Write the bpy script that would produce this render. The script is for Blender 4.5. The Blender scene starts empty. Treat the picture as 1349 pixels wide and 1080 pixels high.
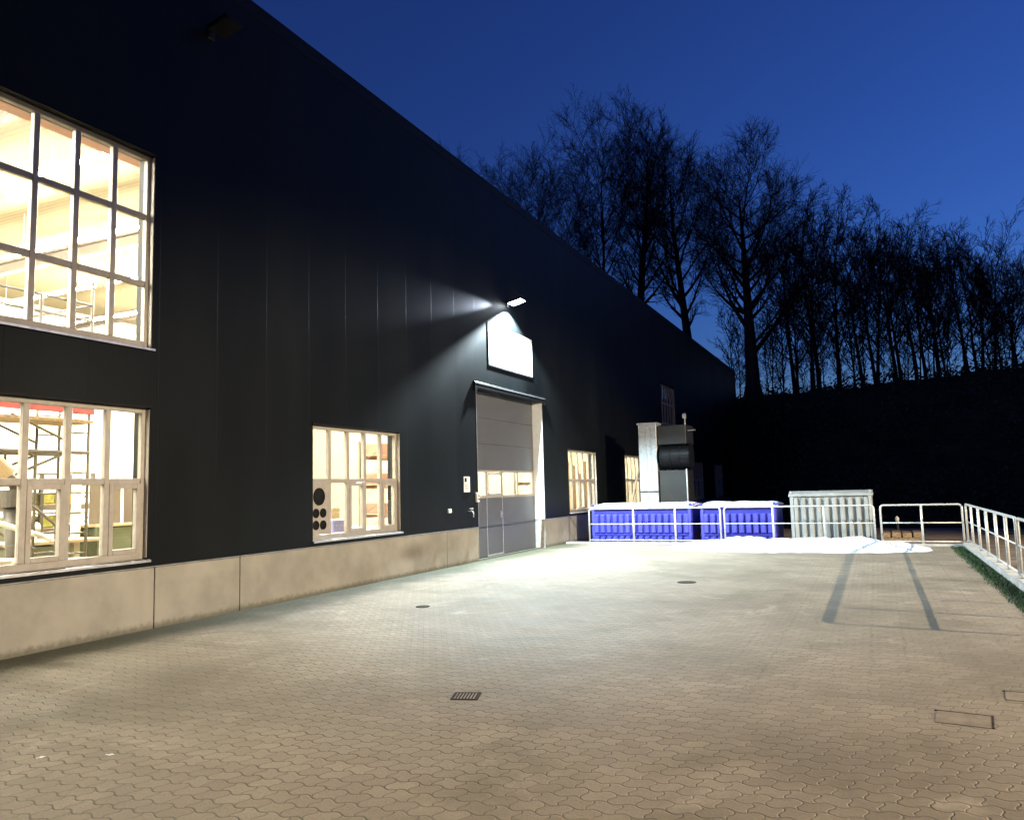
import bpy, bmesh, math, random
from mathutils import Vector, Matrix, noise as mnoise
PI = math.pi
S = bpy.context.scene
COL = S.collection
rnd = random.Random(7)

# ------------------------------------------------------------------ node helpers
def new_mat(name):
    m = bpy.data.materials.new(name); m.use_nodes = True
    nt = m.node_tree; nt.nodes.clear()
    out = nt.nodes.new('ShaderNodeOutputMaterial')
    return m, nt, out
class G:
    """tiny node-graph helper"""
    def __init__(s, nt): s.nt = nt
    def n(s, t, **kw):
        x = s.nt.nodes.new(t)
        for k, v in kw.items(): setattr(x, k, v)
        return x
    def set(s, sock, v):
        if isinstance(v, bpy.types.NodeSocket): s.nt.links.new(v, sock)
        elif v is not None: sock.default_value = v
    def m(s, op, a, b=None, c=None, clamp=False):
        x = s.n('ShaderNodeMath', operation=op); x.use_clamp = clamp
        s.set(x.inputs[0], a)
        if b is not None: s.set(x.inputs[1], b)
        if c is not None: s.set(x.inputs[2], c)
        return x.outputs[0]
    def mix(s, f, a, b, mode='MIX'):
        x = s.n('ShaderNodeMix', data_type='RGBA', blend_type=mode)
        s.set(x.inputs[0], f); s.set(x.inputs[6], a); s.set(x.inputs[7], b)
        return x.outputs[2]
    def ramp(s, f, p0, p1, c0=0.0, c1=1.0):
        x = s.n('ShaderNodeMapRange'); x.interpolation_type = 'SMOOTHSTEP'
        s.set(x.inputs[0], f); s.set(x.inputs[1], p0); s.set(x.inputs[2], p1); s.set(x.inputs[3], c0); s.set(x.inputs[4], c1)
        return x.outputs[0]
    def obj(s): return s.n('ShaderNodeTexCoord').outputs['Object']
    def sep(s, v):
        x = s.n('ShaderNodeSeparateXYZ'); s.set(x.inputs[0], v); return x.outputs
    def comb(s, a, b, c=0.0):
        x = s.n('ShaderNodeCombineXYZ'); s.set(x.inputs[0], a); s.set(x.inputs[1], b); s.set(x.inputs[2], c); return x.outputs[0]
    def scale(s, v, k):
        x = s.n('ShaderNodeVectorMath', operation='MULTIPLY'); s.set(x.inputs[0], v); x.inputs[1].default_value = k if isinstance(k, (tuple, list)) else (k, k, k); return x.outputs[0]
    def noise(s, v, sc, det=4, rough=.55, dist=0.0):
        x = s.n('ShaderNodeTexNoise'); s.set(x.inputs['Vector'], v); x.inputs['Scale'].default_value = sc
        x.inputs['Detail'].default_value = det; x.inputs['Roughness'].default_value = rough; x.inputs['Distortion'].default_value = dist
        return x.outputs[0]
    def bump(s, h, strength=.3, dist=.01, nrm=None):
        x = s.n('ShaderNodeBump'); x.inputs['Strength'].default_value = strength; x.inputs['Distance'].default_value = dist
        s.set(x.inputs['Height'], h)
        if nrm is not None: s.set(x.inputs['Normal'], nrm)
        return x.outputs[0]
    def bsdf(s, color, rough=.6, metal=0.0, nrm=None, spec=.5):
        x = s.n('ShaderNodeBsdfPrincipled')
        s.set(x.inputs['Base Color'], color); s.set(x.inputs['Roughness'], rough); s.set(x.inputs['Metallic'], metal)
        x.inputs['Specular IOR Level'].default_value = spec
        if nrm is not None: s.set(x.inputs['Normal'], nrm)
        return x.outputs[0]
def c4(c): return (c[0], c[1], c[2], 1.0)

def simple(name, col, rough=.6, metal=0.0, var=.25, sc=6.0, bump=.15, bsc=60.0, bdist=.003, spec=.5):
    m, nt, out = new_mat(name); g = G(nt); o = g.obj()
    n1 = g.noise(o, sc, 5); n2 = g.noise(o, bsc, 3)
    lo = tuple(x * (1 - var) for x in col); hi = tuple(min(.95, x * (1 + var)) for x in col)
    colr = g.mix(g.ramp(n1, .3, .7), c4(lo), c4(hi))
    r = g.m('MULTIPLY_ADD', n1, .25, rough - .12, clamp=True)
    nt.links.new(g.bsdf(colr, r, metal, g.bump(n2, bump, bdist), spec), out.inputs[0])
    return m
def emit(name, col, strength):
    m, nt, out = new_mat(name)
    e = nt.nodes.new('ShaderNodeEmission'); e.inputs[0].default_value = c4(col); e.inputs[1].default_value = strength
    nt.links.new(e.outputs[0], out.inputs[0]); return m

M = {}
def build_materials():
    M['frame'] = simple('window_frame_grey', (.30, .275, .24), .45, 0, .1, 9, .05)
    M['alu'] = simple('aluminium', (.62, .62, .62), .35, .8, .12, 14, .05)
    M['flash'] = simple('flashing', (.30, .30, .30), .4, .6, .2, 8, .05)
    M['black'] = simple('black_rubber', (.012, .012, .012), .8, 0, .2, spec=.05)
    M['dark_metal'] = simple('dark_metal', (.02, .021, .023), .5, .3, .2)
    M['clad_trim'] = simple('clad_trim', (.0045, .005, .006), .55, 0, .2, 5, .05, spec=.15)
    M['white_plastic'] = simple('white_plastic', (.72, .72, .70), .4, 0, .05)
    M['white_paint'] = simple('white_paint', (.78, .80, .82), .4, 0, .05, 5, .05)
    M['snow'] = simple('snow', (.72, .74, .77), .7, 0, .14, 5, 1.0, 18, .05)
    M['steel_dark'] = simple('cast_iron', (.045, .04, .034), .85, .0, .3, 20, .3, spec=.08)
    M['concrete_cover'] = simple('cover_concrete', (.21, .172, .128), .85, 0, .22, 9, .5, 120, .003)
    M['door'] = simple('door_panel', (.085, .088, .095), .5, .1, .08, 3, .08, 200, .001)
    M['wood'] = simple('timber', (.30, .215, .125), .7, 0, .3, 14, .25)
    M['grey_box'] = simple('painted_steel_grey', (.012, .012, .011), .5, .1, .2, 7, .1)
    M['cream'] = simple('interior_plaster', (.24, .21, .14), .8, 0, .06, 2, .05)
    M['back'] = simple('interior_white_wall', (.78, .74, .62), .8, 0, .05, 1.5, .05)
    M['floor_in'] = simple('hall_floor', (.42, .36, .24), .6, 0, .12, 2, .05)
    M['red'] = simple('red_beam', (.20, .02, .016), .5, 0, .12, 5, .05)
    M['orange'] = simple('orange_steel', (.16, .075, .04), .5, 0, .15, 5, .05)
    M['beam'] = simple('roof_beam_grey', (.07, .052, .036), .6, 0, .1, 3, .05)
    M['scaff'] = simple('scaffold_steel', (.05, .042, .032), .5, .3, .15, 7, .05)
    M['pipe'] = simple('dark_pipe', (.035, .03, .026), .55, .1, .25, 12, .1)
    M['beige'] = simple('beige_hood', (.25, .18, .10), .6, 0, .1)
    M['green'] = simple('green_machine', (.035, .042, .016), .5, 0, .3, 6, .05)
    M['yellow'] = simple('yellow_bin', (.24, .22, .03), .5, 0, .3, 8, .05)
    M['carton'] = simple('carton', (.15, .11, .06), .8, 0, .2, 8, .1)
    M['pinkcarton'] = simple('red_carton', (.16, .075, .045), .8, 0, .2, 8, .1)
    M['lavender'] = simple('blue_crate_plastic', (.10, .10, .22), .5, 0, .1, 8, .05)
    M['tube'] = emit('lamp_tube', (1.0, .93, .77), TUBE)
    M['led'] = emit('led_panel', (.80, .90, 1.0), 60.0)
    M['sodium'] = emit('street_lamp_glow', (1.0, .78, .5), 30.0)
    M['rail'] = simple('galvanised_rail', (.60, .61, .60), .45, .35, .15, 18, .15, 90, .002)
    M['soil'] = simple('road_surface', (.21, .16, .11), .9, 0, .3, 1.5, .6, 40, .01)
    M['kerb'] = simple('kerb_concrete', (.42, .41, .38), .85, 0, .2, 7, .5, 80, .004)
    M['bark'] = simple('bark', (.022, .018, .015), .9, 0, .3, 5, .4, 30, .02)
    M['leaf'] = simple('bank_leaves', (.02, .028, .012), .7, 0, .5, 1.2, .1)
    M['grass'] = simple('grass_blades', (.03, .075, .02), .7, 0, .4, 4, .1)

    # dark facade cladding, 1 m sandwich panels standing upright, fine vertical joints
    m, nt, out = new_mat('facade_cladding'); g = G(nt); o = g.obj(); x, y, z = g.sep(o)
    fr = g.m('FRACT', g.m('ADD', y, .8))
    d = g.m('ABSOLUTE', g.m('SUBTRACT', fr, .5))
    joint = g.ramp(d, .4935, .4975)
    micro = g.m('PINGPONG', y, .05)
    n1 = g.noise(g.scale(o, (1, 1, .25)), .8, 5)
    idp = g.n('ShaderNodeTexWhiteNoise', noise_dimensions='1D'); g.set(idp.inputs['W'], g.m('FLOOR', g.m('ADD', y, .8)))
    tone = g.m('MULTIPLY_ADD', idp.outputs[0], .3, .82)
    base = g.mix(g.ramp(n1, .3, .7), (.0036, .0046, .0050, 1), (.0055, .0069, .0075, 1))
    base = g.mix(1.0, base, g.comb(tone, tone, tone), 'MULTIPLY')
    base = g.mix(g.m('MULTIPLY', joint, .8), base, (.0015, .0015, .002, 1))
    h = g.m('ADD', g.m('MULTIPLY', joint, -1.0), g.m('MULTIPLY', micro, .6))
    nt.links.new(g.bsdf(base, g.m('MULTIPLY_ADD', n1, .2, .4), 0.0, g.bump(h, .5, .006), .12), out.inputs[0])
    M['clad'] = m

    # precast concrete plinth
    m, nt, out = new_mat('plinth_concrete'); g = G(nt); o = g.obj(); x, y, z = g.sep(o)
    n1 = g.noise(o, 1.1, 6, .6); n2 = g.noise(o, 14, 5); n3 = g.noise(g.scale(o, (1, 1.0, .12)), 2.2, 4)
    col = g.mix(g.ramp(n1, .32, .68), (.21, .20, .172, 1), (.295, .28, .243, 1))
    col = g.mix(g.m('MULTIPLY', g.ramp(n3, .55, .75), .35), col, (.19, .175, .14, 1))
    col = g.mix(g.m('MULTIPLY', g.ramp(n2, .55, .75), .25), col, (.24, .22, .17, 1))
    damp = g.m('MULTIPLY', g.ramp(g.m('ADD', z, g.m('MULTIPLY', n2, .12)), .17, .07), .75)
    col = g.mix(damp, col, (.075, .072, .05, 1))
    # round dark damp patch beside the ventilated window
    dx = g.m('SUBTRACT', y, 13.35); dz = g.m('SUBTRACT', z, .45)
    rr = g.m('SQRT', g.m('ADD', g.m('MULTIPLY', g.m('MULTIPLY', dx, dx), .45), g.m('MULTIPLY', g.m('MULTIPLY', dz, dz), 4.0)))
    col = g.mix(g.m('MULTIPLY', g.ramp(g.m('ADD', rr, g.m('MULTIPLY', n2, .2)), .62, .12), .65), col, (.10, .09, .07, 1))
    nt.links.new(g.bsdf(col, .85, 0, g.bump(g.noise(o, 90, 4), .35, .004), .3), out.inputs[0])
    M['plinth'] = m

    # interlocking wavy pavers
    m, nt, out = new_mat('interlocking_pavers'); g = G(nt); o = g.obj(); x, y, z = g.sep(o)
    PX, PY = .154, .127
    def tri(v, per):   # triangle wave -1..1
        return g.m('SINE', g.m('MULTIPLY', v, PI / per))
    wob = g.noise(o, 3.0, 2); wob2 = g.noise(g.scale(o, (1, 1, 1)), 7.0, 2)
    yy = g.m('ADD', g.m('ADD', y, g.m('MULTIPLY', tri(x, PX / 2), .0165)), g.m('MULTIPLY', g.m('SUBTRACT', wob, .5), .035))
    xx = g.m('ADD', g.m('ADD', x, g.m('MULTIPLY', tri(y, PY / 2), .0125)), g.m('MULTIPLY', g.m('SUBTRACT', wob2, .5), .03))
    row = g.m('FLOOR', g.m('DIVIDE', yy, PY))
    xs = g.m('ADD', g.m('DIVIDE', xx, PX), g.m('MULTIPLY', g.m('MODULO', row, 2.0), .5))
    ux = g.m('FRACT', xs); uy = g.m('FRACT', g.m('DIVIDE', yy, PY))
    ex = g.m('MULTIPLY', g.m('SUBTRACT', .5, g.m('ABSOLUTE', g.m('SUBTRACT', ux, .5))), PX)
    ey = g.m('MULTIPLY', g.m('SUBTRACT', .5, g.m('ABSOLUTE', g.m('SUBTRACT', uy, .5))), PY)
    edge = g.m('MINIMUM', g.m('MULTIPLY', ex, 1.5), ey)
    big = g.noise(o, .35, 5, .6); med = g.noise(o, 1.7, 5, .6); fine = g.noise(o, 55, 4, .7); grit = g.noise(o, 230, 2, .7)
    jw = g.ramp(med, .35, .7, .0026, .0068)         # joints open more in some places
    joint = g.m('SUBTRACT', 1.0, g.ramp(edge, g.m('MULTIPLY', jw, .4), jw))
    wn = g.n('ShaderNodeTexWhiteNoise', noise_dimensions='2D'); g.set(wn.inputs['Vector'], g.comb(g.m('FLOOR', xs), row))
    tone = wn.outputs['Value']
    col = g.mix(tone, (.262, .222, .166, 1), (.335, .287, .217, 1))
    col = g.mix(g.ramp(med, .3, .75), g.mix(.5, col, (.21, .175, .13, 1)), col)
    col = g.mix(g.m('MULTIPLY', g.ramp(big, .42, .60), .55), col, (.15, .128, .09, 1))
    col = g.mix(g.m('MULTIPLY', g.ramp(g.noise(o, .9, 6, .65, 1.2), .58, .70), .55), col, (.42, .36, .28, 1))   # scuffed pale patches
    col = g.mix(g.m('MULTIPLY', g.ramp(fine, .46, .75), .5), col, (.13, .11, .085, 1))
    col = g.mix(g.m('MULTIPLY', g.ramp(grit, .56, .78), .5), col, (.45, .40, .32, 1))
    col = g.mix(g.m('MULTIPLY', g.ramp(g.noise(o, .8, 5, .6, .6), .52, .70), .5), col, (.13, .115, .07, 1))   # damp mossy areas
    # moss and dirt along the foot of the plinth, with the window-sill shadow painted in
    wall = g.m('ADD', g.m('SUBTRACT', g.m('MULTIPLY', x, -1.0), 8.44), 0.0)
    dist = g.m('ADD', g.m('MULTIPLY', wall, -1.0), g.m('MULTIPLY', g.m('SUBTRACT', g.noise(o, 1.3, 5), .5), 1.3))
    moss_and_shade = g.m('MULTIPLY', g.ramp(dist, 1.25, .2), .88)
    col = g.mix(moss_and_shade, col, (.055, .056, .03, 1))
    xl = g.m('ABSOLUTE', g.m('SUBTRACT', g.m('FRACT', g.m('DIVIDE', g.m('ADD', x, g.m('MULTIPLY', g.m('SUBTRACT', wob, .5), .16)), .29)), .5))
    col = g.mix(g.m('MULTIPLY', g.m('MULTIPLY', g.ramp(xl, .06, .02), g.ramp(x, -2.2, -.8)), g.m('MULTIPLY', g.ramp(y, 5.5, 7.5), g.ramp(g.noise(o, 5.0, 4), .40, .66, .0, .34))), col, (.09, .075, .055, 1))
    jcol = g.mix(g.ramp(med, .4, .6), (.026, .021, .013, 1), (.06, .048, .03, 1))
    jamt = g.m('MULTIPLY', joint, g.m('MULTIPLY', g.ramp(big, .30, .62, .95, .5), g.ramp(g.noise(o, 2.4, 4), .34, .58, .5, 1.0)))
    col = g.mix(jamt, col, jcol)
    tilt = g.m('MULTIPLY', tone, .15)
    hgt = g.m('ADD', g.m('MULTIPLY', g.ramp(edge, 0.0, .012), 1.0), g.m('ADD', g.m('MULTIPLY', fine, .8), tilt))
    hgt = g.m('ADD', hgt, g.m('MULTIPLY', med, .8))
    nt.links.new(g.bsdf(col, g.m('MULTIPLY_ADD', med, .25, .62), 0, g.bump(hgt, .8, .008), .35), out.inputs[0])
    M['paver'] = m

    # galvanised sheet with spangle and vertical folds
    m, nt, out = new_mat('galvanised_sheet'); g = G(nt); o = g.obj()
    v = g.n('ShaderNodeTexVoronoi'); g.set(v.inputs['Vector'], o); v.inputs['Scale'].default_value = 22
    sp = g.n('ShaderNodeSeparateColor'); g.set(sp.inputs[0], v.outputs['Color'])
    col = g.mix(sp.outputs[0], (.30, .32, .33, 1), (.46, .48, .49, 1))
    col = g.mix(g.m('MULTIPLY', g.ramp(g.noise(g.scale(o, (3, 3, .4)), 3, 5), .5, .75), .4), col, (.36, .38, .38, 1))
    nt.links.new(g.bsdf(col, .48, .45, g.bump(g.noise(o, 7, 3), .12, .01)), out.inputs[0]); M['galv'] = m

    # painted container steel
    def cont(name, c0, c1, rust):
        m, nt, out = new_mat(name); g = G(nt); o = g.obj()
        n1 = g.noise(o, 2.5, 5); n2 = g.noise(o, 24, 5, .7); n3 = g.noise(g.scale(o, (6, 6, .7)), 2, 4)
        col = g.mix(g.ramp(n1, .3, .7), c4(c0), c4(c1))
        col = g.mix(g.m('MULTIPLY', g.ramp(n3, .58, .75), .5), col, c4(tuple(x * .55 for x in c0)))
        col = g.mix(g.m('MULTIPLY', g.ramp(n2, .66, .74), rust), col, (.10, .06, .04, 1))
        nt.links.new(g.bsdf(col, .48, 0, g.bump(n2, .08, .003)), out.inputs[0]); return m
    M['blue'] = cont('container_blue', (.055, .06, .42), (.075, .08, .52), .4)
    M['blue_dark'] = cont('container_dark_blue', (.02, .022, .24), (.03, .034, .32), .4)
    M['silver'] = cont('container_silver', (.27, .29, .285), (.36, .38, .37), .6)

    # clear glazing
    m, nt, out = new_mat('window_glass'); g = G(nt)
    t = g.n('ShaderNodeBsdfTransparent'); t.inputs[0].default_value = (.96, .97, .95, 1)
    gl = g.n('ShaderNodeBsdfGlossy'); gl.inputs['Roughness'].default_value = .02
    ge = g.n('ShaderNodeNewGeometry'); dt = g.n('ShaderNodeVectorMath', operation='DOT_PRODUCT')
    nt.links.new(ge.outputs['Normal'], dt.inputs[0]); nt.links.new(ge.outputs['Incoming'], dt.inputs[1])
    fz = g.m('MULTIPLY_ADD', g.m('POWER', g.m('SUBTRACT', 1.0, g.m('ABSOLUTE', dt.outputs['Value'])), 5.0), .9, .04, clamp=True)   # Schlick, same from both sides
    mx = g.n('ShaderNodeMixShader'); g.set(mx.inputs[0], fz); g.set(mx.inputs[1], t.outputs[0]); g.set(mx.inputs[2], gl.outputs[0])
    nt.links.new(mx.outputs[0], out.inputs[0]); M['glass'] = m

    # profiled ceiling sheet
    m, nt, out = new_mat('profiled_ceiling'); g = G(nt); o = g.obj(); x, y, z = g.sep(o)
    w = g.m('PINGPONG', y, .07)
    col = g.mix(g.ramp(w, .012, .025), (.135, .112, .062, 1), (.19, .16, .092, 1))
    nt.links.new(g.bsdf(col, .7, 0, g.bump(w, .6, .04)), out.inputs[0]); M['ceil'] = m

    # rough terrain of the bank
    m, nt, out = new_mat('bank_soil'); g = G(nt); o = g.obj()
    n1 = g.noise(o, .7, 6, .65); n2 = g.noise(o, 6, 5, .7)
    col = g.mix(g.ramp(n1, .35, .7), (.022, .02, .012, 1), (.05, .045, .02, 1))
    col = g.mix(g.m('MULTIPLY', g.ramp(n2, .5, .7), .5), col, (.03, .035, .015, 1))
    nt.links.new(g.bsdf(col, .95, 0, g.bump(n2, .8, .15), .1), out.inputs[0]); M['bank'] = m

# ------------------------------------------------------------------ mesh helpers
class MB:
    def __init__(s): s.v = []; s.f = []
    def quad(s, a, b, c, d):
        i = len(s.v); s.v += [a, b, c, d]; s.f.append((i, i + 1, i + 2, i + 3)); return s
    def box(s, x0, x1, y0, y1, z0, z1, mat=None):
        i = len(s.v)
        p = [(x0,y0,z0),(x1,y0,z0),(x1,y1,z0),(x0,y1,z0),(x0,y0,z1),(x1,y0,z1),(x1,y1,z1),(x0,y1,z1)]
        if mat is not None: p = [tuple(mat @ Vector(q)) for q in p]
        s.v += p
        s.f += [(i,i+3,i+2,i+1),(i+4,i+5,i+6,i+7),(i,i+1,i+5,i+4),(i+1,i+2,i+6,i+5),(i+2,i+3,i+7,i+6),(i+3,i,i+4,i+7)]
        return s
    def prism(s, poly, axis, a, b):
        """poly: 2-D outline; extruded along axis from a to b"""
        i = len(s.v); n = len(poly)
        def P(u, v, w): return {0: (w, u, v), 1: (u, w, v), 2: (u, v, w)}[axis]
        s.v += [P(u, v, a) for u, v in poly] + [P(u, v, b) for u, v in poly]
        s.f += [tuple(range(i, i + n)), tuple(range(i + 2 * n - 1, i + n - 1, -1))]
        for k in range(n): s.f.append((i + k, i + n + k, i + n + (k + 1) % n, i + (k + 1) % n))
        return s
    def tube(s, pts, r, sides=8, closed=False, caps=True):
        pts = [Vector(p) for p in pts]; n = len(pts)
        rs = r if isinstance(r, (list, tuple)) else [r] * n
        i0 = len(s.v); ref = None
        for k in range(n):
            if closed: d = pts[(k + 1) % n] - pts[k - 1]
            else: d = pts[min(k + 1, n - 1)] - pts[max(k - 1, 0)]
            d.normalize()
            if ref is None:
                ref = d.orthogonal().normalized()
            ref = (ref - d * ref.dot(d)); 
            if ref.length < 1e-6: ref = d.orthogonal()
            ref.normalize(); b = d.cross(ref)
            for j in range(sides):
                a = 2 * PI * j / sides
                q = pts[k] + (ref * math.cos(a) + b * math.sin(a)) * rs[k]
                s.v.append((q.x, q.y, q.z))
        for k in range(n if closed else n - 1):
            k2 = (k + 1) % n
            for j in range(sides):
                s.f.append((i0 + k*sides + j, i0 + k*sides + (j+1) % sides, i0 + k2*sides + (j+1) % sides, i0 + k2*sides + j))
        if caps and not closed:
            s.f.append(tuple(i0 + j for j in range(sides))[::-1]); s.f.append(tuple(i0 + (n-1)*sides + j for j in range(sides)))
        return s
    def build(s, name, mat, parent=None, smooth=False, bevel=0.0, seg=1, fix=True):
        me = bpy.data.meshes.new(name); me.from_pydata(s.v, [], s.f); me.update()
        if fix:
            bm = bmesh.new(); bm.from_mesh(me); bmesh.ops.recalc_face_normals(bm, faces=bm.faces); bm.to_mesh(me); bm.free()
        o = bpy.data.objects.new(name, me); COL.objects.link(o)
        for mm in (mat if isinstance(mat, (list, tuple)) else [mat]): me.materials.append(mm)
        if smooth:
            for p in me.polygons: p.use_smooth = True
        if parent is not None:
            o.parent = parent; o.matrix_parent_inverse = Matrix.Translation(-wloc(parent))
        if bevel:
            b = o.modifiers.new('bevel', 'BEVEL'); b.width = bevel; b.segments = seg; b.limit_method = 'ANGLE'
        return o
def wloc(o):
    v = Vector(o.location)
    p = o.parent
    if p is not None: return Vector((0, 0, 0)) + (v if o.type == 'EMPTY' else Vector((0,0,0)))
    return v
def tag(o, label=None, cat=None, group=None, kind=None):
    if label: o['label'] = label
    if cat: o['category'] = cat
    if group: o['group'] = group
    if kind: o['kind'] = kind
    return o
def empty(name, loc, label, cat, group=None):
    o = bpy.data.objects.new(name, None); COL.objects.link(o); o.location = loc; o.empty_display_size = .3
    return tag(o, label, cat, group)
def copy_tree(root, loc, rz=0, sc=1.0):
    r = root.copy(); COL.objects.link(r); r.location = loc; r.rotation_euler = (0, 0, rz); r.scale = (sc, sc, sc)
    for ch in root.children:
        c = ch.copy(); COL.objects.link(c); c.parent = r
    return r
def structure(o, label=None): o['kind'] = 'structure'; 
# ------------------------------------------------------------------ constants of the place
WX = -8.435            # facade plane
WT = .30               # wall thickness
H = 9.37
Y0, Y1 = -14.0, 55.4
TUBE = 680.0
build_materials()

# ------------------------------------------------------------------ ground
def grid(name, x0, x1, nx, y0, y1, ny, fz, mat, smooth=True):
    v = []; f = []
    for j in range(ny + 1):
        for i in range(nx + 1):
            x = x0 + (x1 - x0) * i / nx; y = y0 + (y1 - y0) * j / ny
            v.append((x, y, fz(x, y)))
    for j in range(ny):
        for i in range(nx):
            a = j * (nx + 1) + i; f.append((a, a + 1, a + nx + 2, a + nx + 1))
    b = MB(); b.v = v; b.f = f
    return b.build(name, mat, smooth=smooth, fix=False)
def fbm(x, y, s, o=4): return mnoise.fractal(Vector((x * s, y * s, 3.7)), 1.0, 2.0, o)
b = MB()   # the paved yard is a raised deck with an edge towards the lower road
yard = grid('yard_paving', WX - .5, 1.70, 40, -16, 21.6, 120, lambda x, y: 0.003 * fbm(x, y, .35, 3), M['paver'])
tag(yard, kind='structure')
def ss(a, b, x):
    t = max(0, min(1, (x - a) / (b - a))); return t * t * (3 - 2 * t)
def bank_z(x, y):
    start = 40 + 11.5 * ss(-3.5, -8.5, x) - 2.0 * ss(3, 12, x)
    top = 8.05 + .04 * x
    t = ss(start - 2, start + 18 - 12.5 * ss(-3.5, -8.5, x), y)
    return -.5 + (top + .5) * t + (.35 * fbm(x, y, .3, 4) + .5 * fbm(x, y, .09, 2)) * ss(start - 3, start + 3, y) - .0 
road = grid('road', -40, 140, 60, -60, 41, 60, lambda x, y: -.5, M['soil']); tag(road, kind='structure')
bank = grid('hill_bank', -80, 120, 200, 36.5, 140, 110, lambda x, y: bank_z(x, y) - .02, M['bank']); tag(bank, kind='structure')
far = grid('far_ground', -400, 400, 4, 100, 600, 4, lambda x, y: 6.5, M['bank']); tag(far, kind='structure')

# retaining edge + kerbs
b = MB(); b.box(WX + .05, 2.04, 21.62, 21.92, -.5, .045); kf = b.build('kerb', M['kerb'], bevel=.012); tag(kf, kind='structure')
b = MB()
y = -14.0
while y < 21.55:
    y2 = min(y + .995, 21.6)
    dz = rnd.uniform(-.008, .008)
    b.box(1.80, 2.04, y + .003, y2 - .003, -.5, .10 + dz); y += 1.0
kr = b.build('kerb', M['kerb'], bevel=.012, seg=2); tag(kr, kind='structure')
# grass strip between paving and kerb (soil sheet + blades)
gs = grid('soil_strip', 1.70, 1.80, 2, -14, 21.6, 60, lambda x, y: .006, M['bank']); tag(gs, kind='structure')
b = MB(); r2 = random.Random(3)
for k in range(15000):
    y = r2.uniform(2, 21.3); x = r2.gauss(1.66, .09)
    if x > 1.795: continue
    edge = 1.47 + .06 * fbm(0, y, 1.3, 3)
    if x < edge: continue
    a = r2.uniform(0, 2 * PI); h = r2.uniform(.015, .05); w = r2.uniform(.004, .009); l = r2.uniform(-.03, .03); l2 = r2.uniform(-.03, .03)
    ca, sa = math.cos(a) * w, math.sin(a) * w
    i = len(b.v); b.v += [(x - ca, y - sa, .0), (x + ca, y + sa, .0), (x + l, y + l2, h)]; b.f.append((i, i + 1, i + 2))
gr = b.build('grass', M['grass'], fix=False); tag(gr, kind='stuff')

# ------------------------------------------------------------------ the hall
hall = empty('industrial_hall', (WX, 20, 0), 'long black-clad industrial hall with concrete plinth and lit windows', 'building')
BAY = [4.47, 10.30, 22.16, 28.10, 34.02, 39.94, 45.86, 51.78]
WW = 2.62
lower = [(-7.37, False), (-1.45, False)] + [(y, False) for y in BAY]
ZL0, ZL1 = .885, 2.80
ZU0, ZU1 = 3.59, 6.18
DY0, DY1, DZ = 16.20, 20.20, 4.05
openings = [(y, y + WW, ZL0, ZL1) for y, _ in lower]
uppers = [-7.37, -1.45, 4.47, 34.02]
openings += [(y, y + WW, ZU0, ZU1) for y in uppers]
openings.append((DY0, DY1, 0.0, DZ))
def wall_faces(b, x, zbase, flip):
    ys = sorted({Y0, Y1} | {o[0] for o in openings} | {o[1] for o in openings})
    zs = sorted({zbase, H} | {o[2] for o in openings if o[2] > zbase} | {o[3] for o in openings})
    for i in range(len(ys) - 1):
        for j in range(len(zs) - 1):
            cy = (ys[i] + ys[i+1]) / 2; cz = (zs[j] + zs[j+1]) / 2
            if any(o[0] < cy < o[1] and o[2] < cz < o[3] for o in openings): continue
            q = [(x, ys[i], zs[j]), (x, ys[i+1], zs[j]), (x, ys[i+1], zs[j+1]), (x, ys[i], zs[j+1])]
            b.quad(*(q if not flip else q[::-1]))
b = MB(); wall_faces(b, WX, .79, False)
for (y0, y1, z0, z1) in openings:
    xi = WX - WT; zz = max(z0, .79)
    b.quad((WX, y0, zz), (WX, y0, z1), (xi, y0, z1), (xi, y0, zz))
    b.quad((WX, y1, zz), (xi, y1, zz), (xi, y1, z1), (WX, y1, z1))
    b.quad((WX, y0, z1), (WX, y1, z1), (xi, y1, z1), (xi, y0, z1))
    if z0 > .8: b.quad((WX, y0, z0), (xi, y0, z0), (xi, y1, z0), (WX, y1, z0))
b.quad((WX, Y0, .79), (WX, Y1, .79), (WX - .1, Y1, .79), (WX - .1, Y0, .79))
# gable ends and rear
XB = -34.0
b.quad((WX, Y1, .0), (XB, Y1, .0), (XB, Y1, H), (WX, Y1, H)); b.quad((WX, Y0, 0), (XB, Y0, 0), (XB, Y0, H), (WX, Y0, H)); b.quad((XB, Y0, -.5), (XB, Y1, -.5), (XB, Y1, H), (XB, Y0, H))
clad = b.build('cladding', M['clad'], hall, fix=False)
b = MB(); wall_faces(b, WX - WT, 0, True)
b.build('interior_lining', M['back'], hall, fix=False)
b = MB(); b.box(XB - .05, WX - .01, Y0 - .01, Y1 + .01, H + .001, H + .06); b.build('roof', M['clad_trim'], hall)
b = MB(); b.box(WX + .002, WX + .010, Y0, Y1, H - .18, H - .002); b.build('eaves_trim', M['clad_trim'], hall, bevel=.01)
# plinth panels
joints = [-14, -6.2, .6, 7.22, 8.70, 14.74, 16.2]
joints2 = [20.2, 22.6, 28.5, 34.5, 40.5, 46.4, 52.3, 55.4]
for J in (joints, joints2):
    for a, c in zip(J[:-1], J[1:]):
        b = MB(); b.box(WX - .29, WX - .012, a + .007, c - .007, -.55, .768); b.build('plinth_panel', M['plinth'], hall, bevel=.012, seg=2)
b = MB()
for a, c in ((Y0, 16.2), (20.2, Y1)): b.box(WX - .08, WX + .012, a, c, .772, .787)
b.build('drip_flashing', M['flash'], hall)
for ya, yb in ((16.18, 16.203), (20.197, 20.22)):
    b = MB(); b.box(WX - .02, WX + .008, ya, yb, .79, DZ); b.build('door_edge_trim', M['flash'], hall)

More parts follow.
